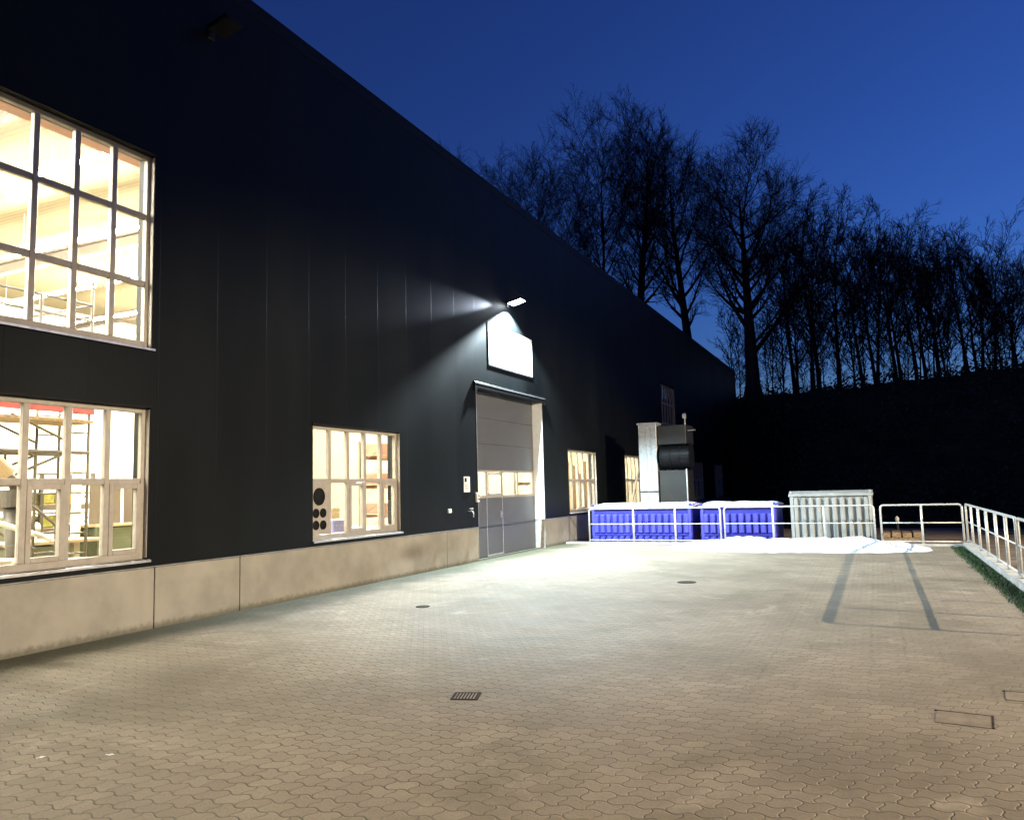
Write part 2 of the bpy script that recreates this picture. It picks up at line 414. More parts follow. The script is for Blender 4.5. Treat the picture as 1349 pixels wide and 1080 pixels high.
def window(y0, z0, z1, rows, ncol=5, sash=(), vent=False, w=WW):
    y1 = y0 + w; xo = WX - .075; xi = WX - .145
    f = MB(); fw = .062
    # reveal lining
    f.box(WX - .072, WX - .006, y0 + .001, y0 + .014, z0 + .014, z1 - .014); f.box(WX - .072, WX - .006, y1 - .014, y1 - .001, z0 + .014, z1 - .014)
    # outer frame
    f.box(xi, xo, y0 + .002, y0 + fw, z0 + .002, z1 - .002); f.box(xi, xo, y1 - fw, y1 - .002, z0 + .002, z1 - .002)
    f.box(xi, xo, y0 + fw, y1 - fw, z1 - fw, z1 - .002); f.box(xi, xo, y0 + fw, y1 - fw, z0 + .002, z0 + .085)
    cw = (w - fw) / ncol
    for k in range(1, ncol):
        yc = y0 + fw / 2 + cw * k; f.box(xi, xo, yc - .037, yc + .037, z0 + .085, z1 - fw)
    for zr in rows: 
        for k in range(ncol):
            ya = y0 + fw/2 + cw*k + .037; yb = y0 + fw/2 + cw*(k+1) - .037
            f.box(xi, xo - .004, ya, yb, zr - .038, zr + .038)
    wn = f.build('window', M['frame'], hall, bevel=.006)
    p = MB(); p.box(xi + .028, xi + .034, y0 + .03, y1 - .03, z0 + .04, z1 - .03); p.build('pane', M['glass'], wn)
    s = MB(); s.prism([(xo - .03, z0 + .010), (WX + .045, z0 - .012), (WX + .045, z0 - .040), (WX + .03, z0 - .040), (WX + .03, z0 - .022), (xo - .03, z0 - .004)], 1, y0 - .02, y1 + .02)
    s.build('sill', M['alu'], wn)
    h = MB(); h.box(WX + .002, WX + .03, y0 - .03, y1 + .03, z1 + .004, z1 + .028); h.build('head_flashing', M['clad_trim'], wn)
    for k in sash:
        ya = y0 + fw/2 + cw*k + .030; yb = y0 + fw/2 + cw*(k+1) - .030; za, zb = z0 + .08, rows[0] - .03
        q = MB(); x0_, x1_ = xi + .01, xo + .012
        q.box(x0_, x1_, ya, ya + .062, za, zb); q.box(x0_, x1_, yb - .062, yb, za, zb); q.box(x0_, x1_, ya + .062, yb - .062, zb - .062, zb); q.box(x0_, x1_, ya + .062, yb - .062, za, za + .062)
        q.build('sash', M['frame'], wn, bevel=.005)
    if vent:
        ya = y0 + fw - .005; yb = y0 + fw/2 + cw - .03; za, zb = z0 + .08, rows[0] - .03
        q = MB(); q.box(xi + .02, xo - .006, ya, yb, za, zb); vp = q.build('vent_panel', M['frame'], wn, bevel=.004)
        yc = (ya + yb) / 2
        for (cy, cz, rr) in ((yc - .035, 1.60, .135), (yc + .07, 1.325, .066), (yc - .115, 1.325, .066), (yc + .07, 1.125, .066), (yc - .115, 1.125, .066)):
            q = MB(); n = 28
            # round duct mouth: rim, short barrel and dark mesh at the back
            prof = [(rr + .012, xo - .004), (rr + .012, xo + .010), (rr, xo + .010), (rr - .004, xo - .003), (0.001, xo - .002)]
            i0 = len(q.v)
            for (r_, x_) in prof:
                for j in range(n): q.v.append((x_, cy + r_ * math.cos(2*PI*j/n), cz + r_ * math.sin(2*PI*j/n)))
            for a_ in range(len(prof) - 1):
                for j in range(n): q.f.append((i0 + a_*n + j, i0 + a_*n + (j+1) % n, i0 + (a_+1)*n + (j+1) % n, i0 + (a_+1)*n + j))
            q.build('vent_opening', M['black'], vp)
    return wn
for y, _ in lower:
    window(y, ZL0, ZL1, [1.865], sash=(2, 4), vent=abs(y - 10.30) < .1)
for y in uppers:
    window(y, ZU0, ZU1, [4.44, 5.345])

# sectional door
XD = WX - .30
b = MB()
secs = [(0.012, .73), (.736, 1.44), (2.13, 2.77), (2.776, 3.41), (3.416, DZ + .1)]
for (za, zb) in secs: b.box(XD - .045, XD, DY0 - .1, DY1 + .1, za, zb)
door = b.build('sectional_door', M['door'], hall, bevel=.006)
b = MB(); b.box(XD - .06, XD - .047, DY0 - .1, DY1 + .1, .012, 1.44); b.box(XD - .06, XD - .047, DY0 - .1, DY1 + .1, 2.13, DZ + .1); b.build('light_leak_block', M['black'], door)  # added behind the section gaps to stop hall light leaking out
b = MB(); b.box(XD + .002, WX - .004, DY1 - .010, DY1 - .001, .79, DZ - .002); b.build('door_jamb', M['white_paint'], hall)
b = MB(); x0_, x1_ = XD - .043, XD + .004
cuts = [DY0 + .02, 17.18, 17.28, 18.06, 18.16, 19.05, 19.13, 20.06, DY1 + .1]
b.box(x0_, x1_, DY0 - .1, DY1 + .1, 1.443, 1.50); b.box(x0_, x1_, DY0 - .1, DY1 + .1, 2.075, 2.127)
for ya, yb in ((DY0 - .1, DY0 + .06), (17.18, 17.28), (18.06, 18.16), (19.05, 19.13), (20.06, DY1 + .1)): b.box(x0_, x1_, ya, yb, 1.50, 2.075)
b.build('glazing_frame', M['frame'], door, bevel=.004)
b = MB(); b.box(XD - .03, XD - .022, DY0 + .02, DY1, 1.48, 2.10); b.build('pane', M['glass'], door)
b = MB()
for ya in (17.215, 18.10): b.box(XD + .001, XD + .012, ya - .016, ya + .016, .012, 1.443)
b.box(XD + .001, XD + .010, 17.23, 18.085, .014, .05)
b.box(XD + .005, XD + .014, 17.29, 17.33, 1.50, 2.075); b.box(XD + .005, XD + .014, 18.01, 18.05, 1.50, 2.075); b.box(XD + .005, XD + .014, 17.33, 18.01, 2.02, 2.06); b.box(XD + .005, XD + .014, 17.33, 18.01, 1.50, 1.54)
b.build('wicket_frame', M['alu'], door)
b = MB(); b.box(XD, XD + .02, 17.98, 18.02, .92, 1.10); b.tube([(XD + .02, 18.0, 1.03), (XD + .06, 18.0, 1.03), (XD + .06, 17.88, 1.03)], .011, 8); b.build('handle', M['alu'], door)
b = MB(); b.box(XD - .04, XD + .006, DY0, DY1, .002, .012); b.build('threshold_seal', M['black'], door)
# concrete jamb feet and hood
for ya, yb in ((DY1 - .004, DY1 + .008), (DY0 - .008, DY0 + .004)):
    b = MB(); b.box(XD - .2, WX - .008, ya, yb, -.05, .785); b.build('jamb_foot', M['kerb'], hall)
b = MB(); prof = [(WX + .004, 4.055), (WX + .004, 4.21)]
for k in range(7):
    a = PI / 2 - k / 6 * PI / 2
    prof.append((WX + .015 + .045 * math.cos(a), 4.15 + .055 * math.sin(a)))
prof += [(WX + .06, 4.045), (WX + .05, 4.045), (WX + .045, 4.055)]
b.prism(prof, 1, DY0 - .15, DY1 + .13); b.build('door_hood', M['clad_trim'], hall)
b = MB(); b.box(WX + .061, WX + .066, DY0 - .15, DY1 + .13, 4.145, 4.165); b.build('hood_edge', M['flash'], hall)
for yy in (DY0 - .15, DY1 + .05):
    b = MB(); b.box(WX + .003, WX + .07, yy - .012, yy + .075, 3.97, 4.044); b.build('hood_end', M['clad_trim'], hall)
# interior shell
b = MB(); b.quad((XB + .05, Y0 + .05, .004), (WX - WT - .002, Y0 + .05, .004), (WX - WT - .002, Y1, .004), (XB + .05, Y1, .004)); b.build('hall_floor', M['floor_in'], hall, fix=False)
b = MB(); b.quad((XB + .05, Y0 + .05, 8.95), (XB + .05, Y1, 8.95), (WX - WT - .002, Y1, 8.95), (WX - WT - .002, Y0 + .05, 8.95)); b.build('ceiling', M['ceil'], hall, fix=False)
b = MB(); b.box(-28.2, -28.0, Y0 + .05, 33.4, .004, 8.95); b.build('back_wall', M['back'], hall)
b = MB(); b.box(-28.0, WX - WT - .01, 33.2, 33.4, .004, 8.95); b.build('partition_wall', M['cream'], hall)
b = MB(); b.box(-28.0, WX - WT - .01, Y0 + .06, Y0 + .2, .004, 8.95); b.build('partition_wall', M['cream'], hall)
for yb in (-9.6, -3.7, 2.2, 8.1, 14.0, 19.9, 25.8, 31.7):
    b = MB(); x0_, x1_ = -27.98, WX - WT - .02
    b.box(x0_, x1_, yb - .11, yb + .11, 8.30, 8.33); b.box(x0_, x1_, yb - .11, yb + .11, 8.60, 8.63); b.box(x0_, x1_, yb - .008, yb + .008, 8.33, 8.60)
    b.build('roof_beam', M['beam'], hall)
b = MB(); x_ = -11.0
b.box(x_ - .14, x_ + .14, Y0 + .3, 33.0, 7.30, 7.335); b.box(x_ - .14, x_ + .14, Y0 + .3, 33.0, 7.60, 7.635); b.box(x_ - .01, x_ + .01, Y0 + .3, 33.0, 7.335, 7.60)
b.build('crane_runway_beam', M['orange'], hall)

# ceiling light rows
def ceiling_light(x0, x1, y):
    e = empty('ceiling_light', ((x0 + x1) / 2, y, 7.9), 'long glowing fluorescent batten hanging under the hall ceiling', 'ceiling light', 'fluorescent battens under the hall ceiling')
    b = MB(); b.box(x0, x1, y - .05, y + .05, 7.93, 7.99); 
    for t in (.15, .85): 
        xm = x0 + (x1 - x0) * t; b.tube([(xm, y, 7.985), (xm, y, 8.95)], .008, 5)
    b.build('housing', M['white_plastic'], e)
    b = MB(); b.box(x0 + .03, x1 - .03, y - .045, y + .045, 7.885, 7.928); b.build('diffuser', M['tube'], e)
yy = 9.3 - 2.95 * 7
while yy < 33:
    if yy > Y0 + 1:
        for xa in (-14.6, -20.0, -25.4): ceiling_light(xa, xa + 4.9, yy)
    yy += 2.95

exec_after = []
# ------------------------------------------------------------------ things inside the hall
def thing_box(name, label, cat, boxes, mat, group=None, bevel=.01):
    b = MB()
    for q in boxes: b.box(*q)
    o = b.build(name, mat, bevel=bevel); return tag(o, label, cat, group)
# scaffold tower behind the lower left window
t = empty('scaffold_tower', (-12.3, 7.2, 0), 'tubular scaffold tower with ladder end and diagonal braces behind the lower left window', 'scaffold')
for xf in (-12.0, -12.75):
    for yp in (5.4, 8.46, 8.86):
        b = MB(); b.tube([(xf, yp, .01), (xf, yp, 3.30)], .026, 8); b.build('post', M['scaff'], t, smooth=True)
    b = MB()
    for k in range(9): b.tube([(xf, 8.46, .45 + k * .33), (xf, 8.86, .45 + k * .33)], .016, 6)
    b.build('ladder_rungs', M['scaff'], t)
    b = MB(); b.tube([(xf + .03, 5.4, 2.43), (xf + .03, 8.86, 2.43)], .03, 8); b.build('rail', M['scaff'], t)
    for pa, pb in (((xf, 7.55, 3.0), (xf, 8.46, 2.62)), ((xf, 7.5, 2.0), (xf, 8.46, 2.42)), ((xf, 7.6, 1.85), (xf, 8.46, 1.15)), ((xf, 7.3, 2.43), (xf, 7.3, 1.85)), ((xf, 7.95, 2.43), (xf, 7.95, 2.0)), ((xf, 6.6, 1.6), (xf, 8.0, .9))):
        b = MB(); b.tube([pa, pb], .024, 6); b.build('brace', M['scaff'], t)
b = MB(); b.box(-12.8, -11.95, 5.3, 8.92, 2.93, 2.98); b.build('deck', M['wood'], t)
b = MB(); b.box(-11.94, -11.86, 3.0, 8.86, 3.07, 3.28); tag(b.build('girder', M['red'], bevel=.008), 'red painted steel girder above the scaffold in the lower left window', 'girder')
# extraction arm
t = empty('extraction_pipe', (-10, 6.38, 0), 'dark upright extraction pipe with collar and beige hood at left edge of lower window', 'extraction pipe')
b = MB(); b.tube([(-10, 6.42, .01), (-10, 6.40, 1.0), (-10, 6.37, 1.58)], [.085, .10, .125], 20); b.build('pipe', M['pipe'], t, smooth=True)
b = MB(); b.tube([(-10, 6.37, 1.58), (-10, 6.37, 1.80)], .165, 20); b.build('collar', M['pipe'], t)
b = MB(); b.tube([(-10, 6.37, 1.80), (-10, 6.35, 1.92), (-10, 6.25, 2.0), (-10, 6.13, 2.02)], .06, 12); b.build('elbow', M['scaff'], t)
b = MB(); b.tube([(-10, 6.22, 1.98), (-10, 6.05, 2.2), (-10, 5.98, 2.42)], [.16, .10, .05], 20); b.build('hood', M['beige'], t)
b = MB(); b.tube([(-9.8, 5.9, 1.45), (-9.8, 6.75, 1.15)], .035, 8); b.build('strut', M['white_plastic'], t)
# white cabinet, benches, crates
def bench(x0, x1, y0, y1, h, label, top, leg):
    e = empty('workbench', ((x0+x1)/2, (y0+y1)/2, 0), label, 'workbench')
    b = MB(); b.box(x0, x1, y0, y1, h - .06, h); b.build('bench_top', top, e, bevel=.006)
    for xx in (x0 + .06, x1 - .06):
        for y_ in (y0 + .06, y1 - .06):
            b = MB(); b.box(xx - .035, xx + .035, y_ - .035, y_ + .035, .004, h - .06); b.build('leg', leg, e)
    b = MB(); b.box(x0 + .1, x1 - .1, y0 + .1, y0 + (y1-y0) * .55, .3, h - .08); b.build('drawer_unit', leg, e, bevel=.01)
    return e
bench(-10.4, -9.5, 5.0, 6.25, .95, 'pale workbench close behind the glass at the left photo edge', M['back'], M['cream'])
bench(-14.6, -13.6, 8.6, 10.4, .92, 'green machine bench behind the scaffold ladder', M['beige'], M['green'])
bench(-16.0, -15.0, 11.3, 14.4, 1.12, 'long green bench seen through the rightmost sash of lower window', M['beige'], M['green'])
bench(-11.6, -10.9, 13.9, 16.3, .74, 'low pale bench behind the window with round vents', M['back'], M['beam'])
def machine(x, y, label, m1, h):
    e = empty('lathe', (x, y, 0), label, 'machine')
    b = MB(); b.box(x - .4, x + .4, y - .9, y + .9, .004, h * .55); b.build('bed', m1, e, bevel=.03)
    b = MB(); b.box(x - .3, x + .3, y - .85, y - .25, h * .55 + .002, h); b.build('headstock', m1, e, bevel=.04)
    b = MB(); b.tube([(x + .05, y - .24, h * .8), (x + .05, y - .08, h * .8)], .13, 16); b.build('chuck', M['alu'], e)
    b = MB(); b.box(x - .2, x + .2, y + .45, y + .8, h * .55 + .002, h * .86); b.build('tailstock', m1, e, bevel=.03)
machine(-15.8, 10.6, 'green lathe between the scaffold ladder and the long green bench', M['green'], 1.35)
machine(-17.5, 15.3, 'dark green lathe near the back behind lower left window', M['green'], 1.3)
machine(-14.5, 17.9, 'brownish lathe seen through the sash of the vented window', M['carton'], 1.45)
# racks of boards and shelves
def rack(name, label, x, y0, y1, levels, up, bm, n=2, hgt=3.4):
    e = empty(name, (x, (y0+y1)/2, 0), label, 'rack')
    for i in range(n + 1):
        y_ = y0 + (y1 - y0) * i / n
        b = MB()
        for xx in (x - .4, x + .4): b.box(xx - .04, xx + .04, y_ - .04, y_ + .04, .004, hgt)
        for k in range(int(hgt / .6)): b.tube([(x - .4, y_, .2 + k*.6), (x + .4, y_, .7 + k*.6)], .015, 5)
        b.build('upright', up, e)
    for z_ in levels:
        b = MB()
        for xx in (x - .4, x + .4): b.box(xx - .025, xx + .025, y0 + .042, y1 - .042, z_ - .12, z_)
        b.build('beam', bm, e)
        b = MB(); b.box(x - .36, x + .36, y0 + .05, y1 - .05, z_ + .002, z_ + .025); b.build('shelf', M['wood'], e)
rack('pallet_rack', 'tall orange pallet rack with red cartons behind the vented window', -15.6, 22.0, 26.4, (.9, 1.9, 2.9), M['scaff'], M['orange'])
rack('shelf_rack', 'grey shelf rack with yellow bins behind the scaffold', -17.8, 10.4, 13.0, (1.0, 1.55, 2.1), M['scaff'], M['beam'], 2, 2.3)
rack('pallet_rack', 'orange pallet rack behind the window beside the blue container', -13.0, 33.0 - 4.0, 32.9, (.9, 1.9, 2.9), M['scaff'], M['orange'])
r3 = random.Random(11)
k = 0
spots = {.9: 'lowest', 1.9: 'middle', 2.9: 'top'}
for z_, wd in spots.items():
    for j, y_ in enumerate((22.2, 24.5)):
        col = (M['pinkcarton'], M['carton'])[(j + k) % 2]; k += 0
        b = MB(); hh = r3.uniform(.28, .45); b.box(-15.9, -15.25, y_, y_ + r3.uniform(.5, .9), z_ + .027, z_ + .027 + hh)
        tag(b.build('carton', col, bevel=.012), f'{"reddish" if col is M["pinkcarton"] else "brown"} carton on the {wd} shelf of the orange rack behind the vented window', 'carton')
for j, z_ in enumerate((1.0, 1.55)):
    for i in range(4):
        y_ = 10.5 + .62 * i
        b = MB(); b.box(-18.1, -17.5, y_, y_ + .36, z_ + .027, z_ + .3); tag(b.build('storage_bin', M['yellow'], bevel=.02), ('yellow storage bin on the %s shelf of the grey rack' % ('lower', 'upper')[j]), 'bin', 'yellow bins on the grey shelf rack')
b = MB(); b.prism([(-11.4, .745), (-11.0, .745), (-10.97, 1.06), (-11.43, 1.06)], 1, 14.1, 14.7); tag(b.build('plastic_crate', M['lavender'], bevel=.015), 'lavender blue plastic crate on the low bench behind the vented window', 'crate')
for i, (x_, y_, h_, lab) in enumerate(((-13.0, 9.3, .62, 'cream wooden crate right of the scaffold ladder'), (-12.7, 10.1, .45, 'small cream crate on the hall floor beside the taller crate'))):
    b = MB(); b.box(x_ - .3, x_ + .3, y_ - .3, y_ + .3, .006, h_)
    for zz in (.05, h_ - .12): b.box(x_ - .315, x_ + .315, y_ - .315, y_ + .315, zz, zz + .08)
    tag(b.build('wooden_crate', M['carton'], bevel=.006), lab, 'crate')
# upright boards seen in the rightmost sash
for i in range(5):
    b = MB(); y_ = 11.35 + .42 * i; b.box(-14.2, -14.16, y_, y_ + .28 + .05 * (i % 2), .9 + .0, 1.85 - .05 * (i % 3))
    e = tag(b.build('board', M['beam'], bevel=.004), 'grey upright board standing on the long green bench', 'board', 'boards on the long green bench'); e.location.x = -1.1; e.location.z = .222
# mezzanine with railing in the upper window
t = empty('mezzanine', (-15.6, 7, 0), 'storage mezzanine with grey pipe railing seen through the large upper window', 'mezzanine')
b = MB(); b.box(-17.6, -13.9, 0, 10.35, 4.72, 4.86); b.build('deck', M['cream'], t)
for xx in (-17.4, -14.05):
    for yy in (.2, 5.2, 10.15):
        b = MB(); b.box(xx - .06, xx + .06, yy - .06, yy + .06, .004, 4.718); b.build('column', M['back'], t)
b = MB()
for k in range(8):
    yy = 10.3 - 1.05 * k; b.tube([(-13.95, yy, 4.86), (-13.95, yy, 5.5)], .032, 8)
for zz in (5.18, 5.5): b.tube([(-13.95, 2.9, zz), (-13.95, 10.3, zz)], .024, 8)
b.tube([(-13.95, 10.3, 5.5), (-13.95, 10.3, 5.95)], .03, 8); b.tube([(-13.95, 10.3, 5.5), (-17.5, 10.3, 5.5)], .024, 8); b.tube([(-13.95, 10.3, 5.18), (-17.5, 10.3, 5.18)], .024, 8)
b.build('railing', M['scaff'], t)
# timber boards stacked behind the far windows (they read as pale wood through the glass)
for i in range(9):
    y_ = 23.2 + .62 * i; b = MB(); b.box(-9.75, -9.70, y_, y_ + .5, .006, 2.35 + .25 * math.sin(i * 2.3))
    tag(b.build('timber_board', M['wood'], bevel=.004), 'upright pale timber board stored behind the fourth window', 'board', 'timber boards behind the fourth window')

# ------------------------------------------------------------------ things on the facade
sg = empty('sign_board', (WX, 18.25, 4.7), 'brightly floodlit white sign board above the roller door', 'sign')
b = MB(); b.box(WX + .004, WX + .018, 16.90, 19.58, 4.705, 5.745); b.build('panel', M['white_paint'], sg, bevel=.004)
b = MB(); b.box(WX + .003, WX + .020, 16.872, 16.898, 4.67, 5.765); b.box(WX + .003, WX + .014, 19.582, 19.60, 4.67, 5.765); b.box(WX + .003, WX + .020, 16.898, 19.582, 4.67, 4.703); b.box(WX + .003, WX + .014, 16.898, 19.582, 5.747, 5.765)
b.build('frame', M['dark_metal'], sg)
LY, LZ = 18.06, 6.42
def floodlight(y, z, label, lit):
    e = empty('wall_floodlight', (WX, y, z), label, 'floodlight', None)
    b = MB(); b.box(WX + .002, WX + .03, y - .06, y + .06, z - .06, z + .10); b.box(WX + .03, WX + .13, y - .02, y + .02, z + .055, z + .085); b.build('bracket', M['dark_metal'], e, bevel=.004)
    mt = Matrix.Translation((WX + .28, y, z + .05)) @ Matrix.Rotation(math.radians(-12), 4, 'Y')
    b = MB(); b.box(-.20, .20, -.17, .17, .0, .05, mt)
    for k in range(6): b.box(-.18, .18, -.14 + k * .05, -.13 + k * .05, .05, .075, mt)
    b.build('housing', M['clad_trim'], e, bevel=.006)
    b = MB(); b.box(-.18, .18, -.15, .15, -.014, -.002, mt); b.build('led_panel', M['led'] if lit else M['clad_trim'], e)
    return e
floodlight(LY, LZ, 'lit LED floodlight on a bracket above the sign board', True)
floodlight(8.0, 8.38, 'unlit floodlight high on the facade above the windows', False)
nt_ = empty('notice', (WX, 15.65, 1.77), 'small white notice plate with a dark emblem left of the door', 'notice')
b = MB(); b.box(WX + .003, WX + .012, 15.50, 15.78, 1.60, 1.95); b.build('plate', M['white_plastic'], nt_)
b = MB(); b.box(WX + .0125, WX + .015, 15.535, 15.625, 1.83, 1.92); b.build('emblem', M['black'], nt_)
b = MB()
for k in range(4): b.box(WX + .0125, WX + .014, 15.55, 15.73 - .03 * (k % 2), 1.765 - k * .035, 1.772 - k * .035)
b.build('text_line', M['beam'], nt_)
ct = empty('door_control', (WX, 16.09, 1.47), 'small white control box at left edge of the door', 'control box')
b = MB(); b.box(WX + .003, WX + .06, 16.05, 16.16, 1.36, 1.58); b.build('case', M['white_plastic'], ct, bevel=.008)
b = MB(); b.tube([(WX + .06, 16.105, 1.51), (WX + .072, 16.105, 1.51)], .022, 12); b.tube([(WX + .06, 16.105, 1.43), (WX + .072, 16.105, 1.43)], .022, 12); b.build('button', M['black'], ct)
sk = empty('wall_socket', (WX, 14.8, 1.2), 'small white outdoor socket on the facade above the plinth', 'socket')
b = MB(); b.box(WX + .003, WX + .045, 14.74, 14.86, 1.16, 1.25); b.build('case', M['white_plastic'], sk, bevel=.01)
b = MB(); b.prism([(WX + .046, 1.17), (WX + .056, 1.17), (WX + .046, 1.245)], 1, 14.755, 14.845); b.build('flap', M['white_plastic'], sk)
tp = empty('water_tap', (WX, 15.7, 1.12), 'small metal water tap on the facade beside the door', 'tap')
b = MB(); b.tube([(WX + .002, 15.7, 1.16), (WX + .10, 15.7, 1.16), (WX + .13, 15.7, 1.13), (WX + .13, 15.7, 1.03)], .016, 10); b.build('spout', M['alu'], tp, smooth=True)
b = MB(); b.tube([(WX + .08, 15.7, 1.17), (WX + .08, 15.7, 1.22)], .01, 8); b.box(WX + .05, WX + .11, 15.66, 15.74, 1.215, 1.235); b.build('handle', M['white_plastic'], tp)

# ------------------------------------------------------------------ covers and grates in the paving
def rect_cover(x0, x1, y0, y1, label, rot):
    e = empty('access_cover', ((x0+x1)/2, (y0+y1)/2, 0), label, 'access cover')
    R = Matrix.Translation(((x0+x1)/2, (y0+y1)/2, 0)) @ Matrix.Rotation(rot, 4, 'Z'); a, c = (x1-x0)/2, (y1-y0)/2
    b = MB(); b.box(-a, a, -c, c, -.02, .0045, R); b.build('infill', M['concrete_cover'], e)
    b = MB(); w = .016
    b.box(-a - w, a + w, c + .002, c + w, -.02, .006, R); b.box(a + .002, a + w, -c, c, -.02, .006, R)  # dark strips on two edges stand in for the shade of the recess
    b.build('frame', M['steel_dark'], e)
rect_cover(.27, .60, 6.13, 6.43, 'rectangular concrete-filled access cover with recess shade laid on as dark strips in the right foreground', -.10)
rect_cover(.78, 1.18, 6.90, 7.16, 'brownish access cover at the right photo edge beyond the nearer cover', -.10)
e = empty('drain_grate', (-3.1, 5.67, 0), 'small square iron drain grate with slanted bars in the yard centre', 'drain grate')
Rz = Matrix.Translation((-3.1, 5.67, 0)) @ Matrix.Rotation(.32, 4, 'Z') @ Matrix.Diagonal((.78, .78, 1, 1))
b = MB()
for sx in (-1, 1): b.box(sx * .125 - .015, sx * .125 + .015, -.14, .14, -.01, .006, Rz); b.box(-.11, .11, sx * .125 - .015, sx * .125 + .015, -.01, .006, Rz)
b.build('frame', M['steel_dark'], e)
b = MB()
for k in range(7): b.box(-.105 + k * .033 - .008, -.105 + k * .033 + .008, -.11, .11, -.005, .005, Rz)
b.build('bars', M['concrete_cover'], e)
b = MB(); b.box(-.11, .11, -.11, .11, -.02, .0038, Rz); b.build('sump', M['black'], e)
def round_cover(x, y, r, label):
    e = empty('round_cover', (x, y, 0), label, 'manhole cover')
    b = MB(); n = 36; ring = [(x + r * math.cos(2*PI*k/n), y + r * math.sin(2*PI*k/n)) for k in range(n)]
    b.prism([((p[0]-x)*.86 + x, (p[1]-y)*.86 + y) for p in ring], 2, -.02, .005); b.build('lid', M['steel_dark'], e)
    b = MB(); i0 = 0
    for zz, s_ in ((-.02, 1.0), (.007, 1.0), (.007, .89), (-.02, .89)):
        for p in ring: b.v.append(((p[0]-x)*s_ + x, (p[1]-y)*s_ + y, zz))
    for a_ in range(3):
        for j in range(n): b.f.append((a_*n + j, a_*n + (j+1) % n, (a_+1)*n + (j+1) % n, (a_+1)*n + j))
    b.build('ring', M['steel_dark'], e)
round_cover(-6.01, 9.75, .10, 'small round iron cap in the paving before the vented window')
round_cover(-3.01, 13.34, .16, 'round iron manhole cover far out in the floodlit yard')
for (x_, y_, lab, a_) in ((-4.61, 3.62, 'white paper scrap lying on the pavers near the lower left corner', .4), (-5.0, 3.42, 'tiny white litter scrap at the left edge of the pavers', 1.2)):
    b = MB(); R = Matrix.Translation((x_, y_, .004)) @ Matrix.Rotation(a_, 4, 'Z')
    n = 6; pts = [[tuple(R @ Vector((-.026 + .052*i/n, -.012 + .024*j/3, .003 + .003*math.sin(i*1.3 + j*1.1)))) for i in range(n+1)] for j in range(4)]
    for j in range(3):
        for i in range(n): b.quad(pts[j][i], pts[j][i+1], pts[j+1][i+1], pts[j+1][i])
    o = b.build('paper_scrap', M['white_paint'], fix=False); sm = o.modifiers.new('solid', 'SOLIDIFY'); sm.thickness = .001
    tag(o, lab, 'litter')

# ------------------------------------------------------------------ railings
def railing(axis, fixed, stations, label, group, base=.045, top=1.0):
    mid_z = .56 if axis == 'x' else .59
    a, c = min(stations), max(stations)
    def P(u, z): return (u, fixed, z) if axis == 'x' else (fixed, u, z)
    mid = (a + c) / 2
    e = empty('railing', P(mid, base), label, 'railing', group)
    r = .08; pts = [P(a, base - .1), P(a, top - r)]
    for k in range(1, 5):
        t = PI - k / 5 * PI / 2; pts.append(P(a + r + r * math.cos(t), top - r + r * math.sin(t)))
    pts.append(P(a + r, top)); pts.append(P(c - r, top))
    for k in range(1, 5):
        t = PI / 2 - k / 5 * PI / 2; pts.append(P(c - r + r * math.cos(t), top - r + r * math.sin(t)))
    pts += [P(c, top - r), P(c, base - .1)]
    b = MB(); b.tube(pts, .024, 10); b.build('frame', M['rail'], e, smooth=True)
    for s_ in sorted(stations)[1:-1]:
        b = MB(); b.tube([P(s_, base - .1), P(s_, top - .01)], .027, 10); b.build('post', M['rail'], e, smooth=True)
    b = MB(); b.tube([P(a, mid_z), P(c, mid_z)], .016, 10); b.build('mid_rail', M['rail'], e, smooth=True)
    b = MB(); b.tube([P(a, base + .06), P(c, base + .06)], .016, 10); b.build('bottom_rail', M['rail'], e, smooth=True)
    for s_ in stations:
        b = MB(); p = P(s_, base); b.box(p[0] - .05, p[0] + .05, p[1] - .05, p[1] + .05, base + (.002 if axis == 'x' else .012), base + .012 + (0 if axis == 'x' else .01)); b.build('foot_plate', M['rail'], e)
    return e
grp = 'galvanised tube railings round the raised yard'
railing('x', 21.75, [-7.68, -6.35, -5.15, -3.91], 'galvanised railing section before the long blue container beside the hall wall', grp)
railing('x', 21.75, [-3.80, -2.54, -1.28, -.10], 'galvanised railing section before the short blue container and the silver container', grp)
railing('x', 21.75, [.05, .96, 1.84], 'short galvanised railing section between silver container and yard corner', grp)
railing('y', 1.92, [21.75, 20.64, 19.29, 17.98, 16.64, 15.41, 14.35], 'galvanised railing running from the yard corner towards the camera on the right kerb', grp, base=.10)
railing('y', 1.92, [14.15, 13.08, 11.92, 10.78, 9.63], 'nearest galvanised railing on the right kerb cut off by the photo edge', grp, base=.10)

# ------------------------------------------------------------------ snow heap
def snow_z(x, y):
    u = ss(-5.3, -3.6, x) * ss(1.25, -.6, x)
    front = 19.25 + .22 * fbm(x, 0, .8, 3) + .10 * fbm(x, 7, 3.5, 4) + .55 * ss(-3.2, -5.2, x) + .5 * ss(-.6, 1.1, x)
    v = ss(front, front + .85, y) * ss(21.62, 21.2, y)
    h = .25 * u ** .7 * v
    h *= 1 + .32 * fbm(x, y, 1.1, 4) + (.12) * fbm(x, y, 4.5, 3) + .06 * abs(fbm(x, y, 9.0, 2))
    return h - .02 if u > 0.001 and v > 0.001 else -.02
sh = grid('snow_heap', -5.4, 1.3, 170, 18.9, 21.64, 80, snow_z, M['snow'])
tag(sh, 'long low heap of ploughed white snow along the far railing', 'snow heap')

